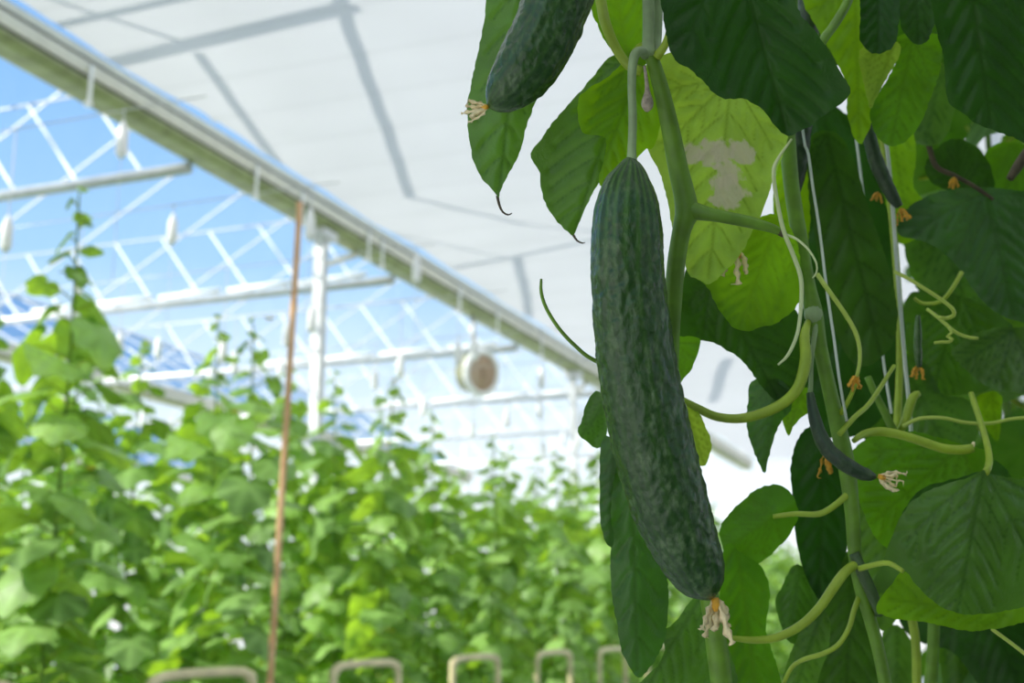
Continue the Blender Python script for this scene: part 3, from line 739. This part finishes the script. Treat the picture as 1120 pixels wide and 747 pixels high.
stem_px(VB, 'petiole', [(936, 420, 1.12), (929, 436, 1.13), (920, 452, 1.145)], [2.2, 2.6, 3], 'stem_yellow', 8)
withered(VB, 937, 410, 1.12, 17, math.radians(100), 'orange', 4, False, 3)
stem_px(VB, 'petiole', [(918, 475, 1.14), (935, 456, 1.15), (952, 440, 1.17), (978, 400, 1.2)], [3.2, 3, 2.8, 2.2], 'stem_yellow', 8)
leaf(VB, 'under', [(746, 436), (756, 440), (765, 452), (772, 468), (778, 482), (776, 500), (768, 510), (758, 500), (748, 470), (742, 448)], (746, 437), (770, 508), 1.08, 1.09, fold=.3,
     petiole=([(884, 352, 1.145), (880, 368, 1.13), (881, 395, 1.12), (872, 425, 1.115), (850, 445, 1.11), (815, 457, 1.10), (785, 456, 1.095), (762, 446, 1.085), (745, 436, 1.08)], [3.5, 5.5, 6.5, 6, 5.8, 5.4, 5, 4.5, 3], 'stem_yellow'))
leaf(VB, 'young', [(766, 300), (776, 318), (786, 338), (800, 356), (815, 362), (832, 358), (852, 352), (874, 330), (876, 290), (868, 255), (850, 235), (826, 240), (800, 268)], (850, 240), (808, 360), 1.12, 1.12, fold=.2, spc=2.8)
withered(VB, 808, 276, 1.10, 30, math.radians(98), 'dry', 3, True, 12)
leaf(VB, 'deep', [(752, 292), (744, 330), (741, 368), (756, 372), (772, 373), (788, 379), (806, 390), (822, 407), (836, 426), (852, 440), (868, 432), (882, 402), (880, 362), (860, 330), (815, 345), (785, 320), (768, 296)], (780, 305), (852, 438), 1.14, 1.15, fold=.2)
leaf(VB, 'deep', [(706, -50), (722, 0), (729, 40), (738, 66), (752, 74), (766, 86), (780, 101), (794, 108), (812, 108), (826, 114), (838, 124), (848, 138), (862, 149), (872, 145), (886, 138), (904, 124), (922, 112), (930, 98), (920, 80), (908, 58), (892, 34), (872, 8), (858, -50), (780, -80)],
     (800, -70), (862, 148), .965, .985, fold=-.35, tilt=-.15, spc=2.8, label='big dark leaf shading the stem at the top edge')
leaf(VB, 'young', [(868, -60), (878, 0), (896, 35), (914, 66), (926, 95), (926, 118), (930, 140), (940, 158), (951, 140), (956, 118), (950, 95), (945, 60), (945, 0), (960, -50), (915, -80)], (935, -40), (940, 156), 1.24, 1.22, fold=.2,
     petiole=([(938, -30, 1.2), (926, 4, 1.18), (912, 28, 1.17), (898, 48, 1.16), (880, 90, 1.16)], 5, 'stem'))
leaf(VB, 'deep', [(884, 160), (892, 145), (908, 143), (922, 152), (934, 175), (942, 200), (952, 232), (962, 262), (974, 300), (982, 345), (974, 380), (950, 400), (928, 392), (910, 350), (898, 300), (890, 250), (884, 205)], (904, 146), (965, 395), 1.30, 1.30, fold=.25, label='long dark shaded leaf hanging behind the leaning stem')
leaf(VB, 'deep', [(866, 500), (880, 470), (900, 468), (918, 500), (926, 545), (926, 600), (916, 625), (904, 642), (896, 655), (886, 640), (876, 615), (870, 585), (866, 540)], (902, 468), (896, 653), 1.22, 1.24, fold=.2)
leaf(VB, 'mid', [(788, 576), (798, 562), (812, 548), (828, 535), (850, 530), (866, 540), (873, 562), (864, 584), (850, 600), (836, 612), (820, 620), (804, 616), (794, 606), (788, 592)], (846, 565), (794, 600), 1.16, 1.15, fold=.5, tilt=.25,
     petiole=([(930, 538, 1.15), (914, 552, 1.14), (896, 562, 1.14), (870, 562, 1.15), (846, 565, 1.16)], [4, 3.6, 3.4, 3, 2.6], 'stem_yellow'))
leaf(VB, 'mature', [(822, 418), (818, 440), (816, 462), (821, 485), (829, 504), (836, 518), (840, 504), (846, 480), (854, 462), (866, 446), (864, 425), (845, 412)], (850, 418), (836, 517), 1.15, 1.155, fold=.6, tilt=.2)
leaf(VB, 'mid', [(852, 446), (856, 460), (862, 477), (868, 466), (878, 456), (890, 446), (886, 425), (866, 428)], (876, 428), (862, 476), 1.16, 1.165, fold=.3)
leaf(VB, 'mature', [(848, 660), (856, 640), (868, 618), (882, 622), (894, 645), (896, 668), (884, 690), (868, 705), (856, 690)], (876, 616), (862, 702), 1.24, 1.25, fold=.3)
leaf(VB, 'mature', [(852, 765), (858, 735), (868, 706), (882, 680), (898, 664), (908, 680), (906, 710), (896, 740), (888, 765)], (900, 664), (866, 765), 1.22, 1.24, fold=.4)
leaf(VB, 'deep', [(896, 640), (914, 612), (934, 604), (950, 640), (960, 690), (968, 765), (900, 765), (896, 700)], (934, 604), (925, 765), 1.28, 1.30, fold=.2)
stem_px(VB, 'petiole', [(938, 616, 1.145), (924, 626, 1.13), (910, 645, 1.12), (896, 665, 1.12), (876, 684, 1.12), (850, 697, 1.12), (825, 700, 1.12), (800, 698, 1.12)], [5, 5.5, 5.5, 5.2, 5, 4.6, 4, 3], 'stem_yellow', 12)
stem_px(VB, 'petiole', [(940, 652, 1.15), (934, 668, 1.14), (928, 688, 1.13), (916, 706, 1.13), (900, 715, 1.13), (880, 721, 1.14), (866, 730, 1.15), (855, 752, 1.16)], [3.2, 3, 2.8, 2.8, 2.8, 2.6, 2.4, 2.2], 'stem_yellow', 10)

# vine C and the leaves at the right
ground(VC, 'stem', [(962, 120, 1.36), (975, 230, 1.36), (983, 330, 1.36), (984, 400, 1.36), (981, 480, 1.36), (983, 540, 1.36), (980, 600, 1.36), (1000, 690, 1.36), (1003, 752, 1.36)], [4, 4, 4, 4, 4.5, 5, 5, 5, 5], 'stem_yellow')
ground(VC, 'stem', [(1022, 640, 1.40), (1021, 700, 1.40), (1017, 755, 1.40)], [6, 6.5, 7], 'stem')
stem_px(VC, 'petiole', [(949, 412, 1.28), (957, 430, 1.28), (968, 452, 1.28), (977, 470, 1.28), (984, 480, 1.29)], [4, 4.2, 4.4, 4.4, 4.4], 'stem', 10)
stem_px(VC, 'petiole', [(1006, 430, 1.28), (999, 434, 1.28), (994, 447, 1.28), (990, 462, 1.28), (982, 474, 1.29)], [3, 5, 5.4, 5, 4], 'stem_yellow', 10)
stem_px(VC, 'tendril', [(988, 466, 1.27), (1005, 458, 1.26), (1030, 457, 1.25), (1055, 462, 1.25), (1082, 463, 1.25), (1108, 458, 1.25), (1140, 456, 1.25)], [2.2, 2.2, 2.1, 2.0, 2.0, 2, 2], 'tendril', 8)
cutp = stem_px(VC, 'cut_petiole', [(934, 482, 1.16), (944, 475, 1.17), (960, 472, 1.18), (978, 474, 1.18), (1000, 480, 1.18), (1030, 490, 1.18), (1052, 492, 1.18), (1064, 490, 1.18)], [3, 4, 5, 5, 5, 5.2, 5.4, 5], 'stem_yellow', 12)
stem_px(cutp, 'dry_tip', [(1060, 491, 1.18), (1064, 487, 1.18), (1065, 483, 1.18)], [3.5, 2.4, 1.2], 'dry')
stem_px(VC, 'tendril', [(978, 297, 1.24), (992, 304, 1.235), (1010, 315, 1.23), (1030, 328, 1.23), (1042, 338, 1.23), (1043, 345, 1.235), (1035, 348, 1.24), (1028, 347, 1.235)], [2.2] * 8, 'tendril', 8)
stem_px(VC, 'tendril', [(1014, 338, 1.25), (1026, 347, 1.24), (1036, 356, 1.235), (1048, 365, 1.235), (1060, 369, 1.235), (1070, 370, 1.235)], [1.8, 2, 2, 1.9, 1.8, 1.6], 'tendril', 8)
stem_px(VC, 'tendril', [(1037, 357, 1.235), (1041, 364, 1.23), (1036, 368, 1.235), (1042, 371, 1.23), (1037, 374, 1.235), (1030, 374, 1.235), (1022, 375, 1.235)], [1.8] * 7, 'tendril', 8)
stem_px(VC, 'petiole', [(1052, 298, 1.34), (1040, 318, 1.33), (1028, 330, 1.33), (1010, 332, 1.34), (1000, 326, 1.34)], [2.6, 2.4, 2.2, 2, 1.8], 'stem_yellow', 8)
leaf(VC, 'deep', [(938, -40), (941, 10), (941, 44), (954, 58), (970, 56), (980, 46), (984, 10), (984, -40)], (962, -45), (960, 58), 1.17, 1.16, fold=-.2)
leaf(VC, 'deep', [(980, -40), (983, 8), (986, 30), (995, 43), (1004, 49), (1016, 42), (1026, 8), (1026, -40)], (1002, -50), (1004, 48), 1.18, 1.17, fold=-.2)
leaf(VC, 'under', [(940, 55), (943, 84), (948, 105), (952, 119), (962, 100), (974, 78), (985, 58), (982, 46), (960, 50)], (978, 48), (951, 118), 1.19, 1.185, fold=.1)
leaf(VC, 'mid', [(982, 40), (980, 66), (966, 94), (952, 119), (954, 138), (962, 152), (975, 160), (990, 155), (1003, 141), (1014, 118), (1022, 96), (1030, 68), (1028, 40), (1004, 36)], (998, 44), (974, 159), 1.21, 1.21, fold=.3)
leaf(VC, 'deep', [(1010, -60), (1018, 0), (1024, 32), (1032, 62), (1034, 88), (1035, 106), (1044, 119), (1054, 124), (1066, 134), (1086, 142), (1108, 150), (1150, 160), (1170, 60), (1150, -60), (1080, -90)], (1056, -60), (1084, 142), 1.06, 1.09, fold=.2, label='big dark leaf at the top right corner with a frayed yellow edge')
leaf(VC, 'deep', [(1012, 180), (1022, 164), (1040, 152), (1060, 155), (1076, 168), (1086, 190), (1086, 208), (1060, 210), (1034, 208), (1016, 196)], (1048, 210), (1048, 153), 1.5, 1.5, fold=.2)
leaf(VC, 'mature', [(984, 258), (980, 244), (992, 228), (1016, 214), (1042, 207), (1070, 205), (1110, 208), (1160, 220), (1160, 350), (1110, 350), (1080, 335), (1060, 310), (1044, 288), (1020, 268), (1000, 262)], (1078, 212), (1110, 350), 1.42, 1.38, fold=.45, spc=3)
leaf(VC, 'mature', [(1040, 386), (1058, 370), (1082, 360), (1115, 358), (1160, 365), (1160, 425), (1110, 430), (1080, 422), (1056, 404)], (1108, 362), (1050, 400), 1.45, 1.42, fold=.3)
leaf(VC, 'mature', [(990, 330), (1010, 318), (1046, 322), (1086, 340), (1110, 365), (1090, 420), (1050, 432), (1010, 425), (992, 385)], (1050, 322), (1020, 428), 1.5, 1.48, fold=.25)
leaf(VC, 'young', [(1068, 434), (1082, 428), (1095, 432), (1095, 460), (1091, 482), (1080, 470), (1072, 452)], (1085, 428), (1090, 482), 1.5, 1.5, fold=.2)
leaf(VC, 'mid', [(928, 500), (942, 484), (966, 474), (1000, 472), (1040, 482), (1080, 494), (1084, 510), (1050, 522), (1010, 534), (988, 560), (974, 598), (958, 588), (944, 560), (934, 530)], (1050, 490), (950, 575), 1.26, 1.24, fold=.3, spc=3)
leaf(VC, 'mature', [(954, 640), (962, 622), (972, 596), (984, 568), (998, 548), (1022, 534), (1046, 526), (1062, 521), (1075, 514), (1090, 520), (1120, 526), (1165, 545), (1165, 660), (1140, 668), (1110, 676), (1080, 682), (1050, 682), (1030, 676), (1004, 660), (986, 640), (972, 645), (960, 650)],
     (1076, 516), (1045, 682), 1.14, 1.12, fold=.35, dome=.15, spc=3, label='big domed dark leaf at the lower right')
leaf(VC, 'young', [(989, 624), (976, 638), (966, 650), (958, 668), (970, 674), (985, 678), (1006, 680), (1030, 684), (1060, 690), (1092, 687), (1130, 677), (1165, 664), (1140, 660), (1100, 668), (1060, 672), (1030, 664), (1006, 644)], (1100, 672), (968, 655), 1.11, 1.105, fold=.1, label='bright curled lower edge of the domed leaf')
leaf(VC, 'mature', [(922, 540), (950, 520), (990, 530), (1012, 560), (1004, 610), (990, 660), (966, 690), (944, 660), (930, 610)], (985, 525), (962, 688), 1.42, 1.42, fold=.25, spc=4)
leaf(VC, 'deep', [(984, 672), (1010, 660), (1050, 668), (1100, 676), (1160, 660), (1160, 790), (1100, 790), (1064, 740), (1040, 712), (1010, 704), (992, 692)], (1080, 660), (1130, 788), 1.5, 1.48, fold=.3, spc=4)
leaf(VC, 'mature', [(1028, 700), (1046, 690), (1066, 700), (1078, 730), (1070, 790), (1040, 790), (1030, 740)], (1048, 690), (1054, 788), 1.6, 1.6, fold=.3, spc=4)
leaf(VC, 'mature', [(966, 690), (982, 684), (996, 700), (1000, 730), (990, 790), (968, 790), (962, 730)], (982, 682), (980, 788), 1.55, 1.55, fold=.3, spc=4)
stem_px(VC, 'petiole', [(1062, 430, 1.24), (1078, 480, 1.2), (1082, 505, 1.16), (1078, 517, 1.14)], [3, 3.5, 4, 4], 'stem_yellow')
stem_px(VC, 'petiole', [(940, 622, 1.13), (955, 618, 1.12), (972, 616, 1.11), (988, 625, 1.10)], [3.5, 3, 3, 2.4], 'stem_yellow')
stem_px(VC, 'petiole', [(1085, 688, 1.13), (1104, 702, 1.13), (1130, 722, 1.13)], [2, 2, 2], 'tendril')
stem_px(VC, 'dry_twig', [(1008, 138, 1.42), (1016, 160, 1.42), (1024, 182, 1.42), (1044, 192, 1.42), (1066, 204, 1.42), (1086, 218, 1.42)], [3, 3.2, 3, 2.6, 2.4, 2], 'brown')
stem_px(VC, 'dry_twig', [(1135, 150, 1.4), (1116, 178, 1.4), (1104, 196, 1.4)], [5, 6, 4], 'brown')

leaf(VB, 'deep', [(850, 120), (880, 100), (920, 120), (950, 160), (968, 220), (984, 300), (990, 370), (980, 430), (950, 470), (905, 478), (878, 440), (866, 380), (880, 320), (868, 250), (862, 190)], (900, 108), (940, 472), 1.44, 1.44, fold=.2, spc=4)
leaf(VC, 'mid', [(940, 130), (970, 120), (996, 140), (1002, 170), (1000, 205), (1018, 230), (1000, 262), (976, 262), (960, 225), (950, 180)], (972, 122), (996, 262), 1.46, 1.46, fold=.2, spc=4)
leaf(VC, 'mature', [(950, 400), (978, 385), (1010, 395), (1030, 430), (1060, 440), (1068, 480), (1040, 505), (1000, 500), (960, 500), (940, 460)], (985, 388), (1040, 502), 1.48, 1.46, fold=.25, spc=4)
leaf(VB, 'young', [(852, 150), (870, 140), (882, 170), (886, 220), (884, 260), (872, 300), (856, 280), (846, 230), (848, 190)], (866, 142), (868, 298), 1.34, 1.34, fold=.2, spc=4)
leaf(VB, 'deep', [(848, -40), (880, -50), (912, -20), (920, 30), (912, 80), (890, 60), (868, 20)], (884, -48), (908, 78), 1.36, 1.36, fold=.2, spc=4)
leaf(VC, 'mature', [(1018, 90), (1032, 70), (1046, 90), (1044, 120), (1034, 150), (1016, 160), (1000, 150), (1006, 120)], (1030, 72), (1012, 158), 1.4, 1.4, fold=.25, spc=4)

leaf(VC, 'mid', [(1078, 168), (1096, 156), (1124, 160), (1150, 190), (1140, 225), (1110, 218), (1086, 204)], (1110, 158), (1112, 220), 1.52, 1.52, fold=.2, spc=4)
leaf(VC, 'mature', [(990, 262), (1020, 250), (1060, 262), (1094, 290), (1100, 330), (1064, 352), (1024, 340), (1000, 310)], (1030, 252), (1062, 350), 1.6, 1.58, fold=.2, spc=4)
leaf(VC, 'mature', [(978, 520), (1010, 498), (1056, 496), (1096, 508), (1110, 545), (1080, 580), (1020, 590), (984, 570)], (1050, 498), (1020, 588), 1.36, 1.36, fold=.2, spc=4)

# fruitlets
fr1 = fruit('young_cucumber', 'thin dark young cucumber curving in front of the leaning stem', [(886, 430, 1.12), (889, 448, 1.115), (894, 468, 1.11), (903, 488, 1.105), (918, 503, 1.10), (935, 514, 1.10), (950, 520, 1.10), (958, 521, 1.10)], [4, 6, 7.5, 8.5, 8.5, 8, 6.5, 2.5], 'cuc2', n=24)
withered(fr1, 962, 521, 1.10, 26, math.radians(15), 'dry', 5, True, 5)
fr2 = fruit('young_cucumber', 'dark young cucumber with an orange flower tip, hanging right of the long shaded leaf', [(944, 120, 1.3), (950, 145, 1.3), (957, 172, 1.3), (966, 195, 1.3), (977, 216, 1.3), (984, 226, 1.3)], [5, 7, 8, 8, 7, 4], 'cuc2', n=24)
withered(fr2, 985, 228, 1.3, 17, math.radians(70), 'orange', 4, False, 6)
fr3 = fruit('young_cucumber', 'small grey-green young cucumber with a yellow flower, below the curly tendril', [(1004, 345, 1.3), (1004, 365, 1.3), (1004, 385, 1.3), (1005, 402, 1.3)], [2.5, 4, 4.5, 3], 'cuc', n=18)
withered(fr3, 1004, 400, 1.3, 17, math.radians(95), 'orange', 3, False, 7)
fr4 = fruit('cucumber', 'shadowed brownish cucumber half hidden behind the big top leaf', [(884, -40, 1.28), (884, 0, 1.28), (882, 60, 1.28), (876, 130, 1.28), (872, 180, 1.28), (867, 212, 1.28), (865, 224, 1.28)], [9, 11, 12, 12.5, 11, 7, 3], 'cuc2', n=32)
fl_a = withered(VB, 904, 494, 1.17, 26, math.radians(80), 'orange', 3, False, 8)
withered(VC, 960, 210, 1.33, 12, math.radians(100), 'orange', 4, False, 10)
withered(VC, 1044, 194, 1.4, 13, math.radians(95), 'orange', 4, False, 11)

# white support twines
def twine(pts, r_, label):
    q = spline(pts, step=8.0); c = [P(*a[:3]) for a in q]
    d = (c[0] - c[1]) / np.linalg.norm(c[0] - c[1]); k = (4.2 - c[0][2]) / max(.2, d[2]); c.insert(0, c[0] + d * k)
    tag(MB().tube(c, r_, 7).build('support_twine', M['twine']), label, 'twine')
twine([(866, 0, 1.18), (878, 143, 1.17), (884, 168, 1.17), (889, 205, 1.165), (896, 250, 1.155), (904, 315, 1.13), (912, 370, 1.125), (918, 415, 1.125), (926, 460, 1.14)], .0013, 'white twine running beside the leaning vine stem')
twine([(955, 40, 1.34), (972, 180, 1.33), (980, 280, 1.32), (985, 340, 1.32), (990, 400, 1.32), (994, 440, 1.32), (1000, 520, 1.33)], .0021, 'thick white twine passing behind the curly tendril')
twine([(940, 180, 1.4), (955, 300, 1.38), (967, 400, 1.35), (975, 452, 1.33)], .0015, 'short white twine between the long shaded leaf and curly tendril')

# shaded plants of the rows on this side
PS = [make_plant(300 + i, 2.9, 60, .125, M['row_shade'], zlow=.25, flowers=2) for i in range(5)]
k = 0
SH = []
for y, xs in ((1.85, (.10, .45)), (2.75, (.0, .35, .75)), (4.1, (-.10, .3, .7)), (5.5, (-.20, .2, .6)), (6.9, (-.25, .2, .6)), (8.3, (-.3, .1, .5)), (9.7, (-.3, .1)), (11.1, (-.3, .2)), (13.0, (-.3, .3)), (15, (-.3,)), (17, (-.3,)), (20, (-.3,)), (24, (-.3,))):
    k += 1
    for j, x in enumerate(xs):
        place(PS, x, y, 'shaded cucumber plant, %s from the path end of the %s row behind the near vines' % (RN[j], RN[k - 1]), 'shaded plants of the %s row' % RN[k - 1])
for p in PS:
    if 'label' not in p: bpy.data.objects.remove(p)

# occluder leaves out of view, added to cut skylight from beside and behind
rng2 = random.Random(11); fo = MB(); fv = []
for (ya, xs) in ((1.25, (.45, 3.5)), (-.35, (.40, 3.5)), (-1.85, (.40, 3.5)), (-3.3, (.3, 3.5)), (-1.6, (-6.2, -3.6)), (-.1, (-6.2, -3.6)), (1.3, (-6.2, -3.7))):
    for q in range(int(115 * (xs[1] - xs[0]))):
        x = rng2.uniform(*xs); y = ya + rng2.gauss(0, .16); z = rng2.uniform(.15, 2.75)
        v, f, ve = leaf_geom(.15, .35, .25, 0, rings=(.5, 1.0), rng=rng2)
        fo.add(v @ orient(rng2.random() * 6.28, rng2.uniform(-1.1, 0), rng2.uniform(-.5, .5)).T + [x, y, z], f); fv += ve
tag(fo.build('occluder_foliage', M['row_shade'], vein=fv), 'unseen cucumber foliage added beside and behind the viewpoint to block skylight', 'foliage', None, 'stuff')
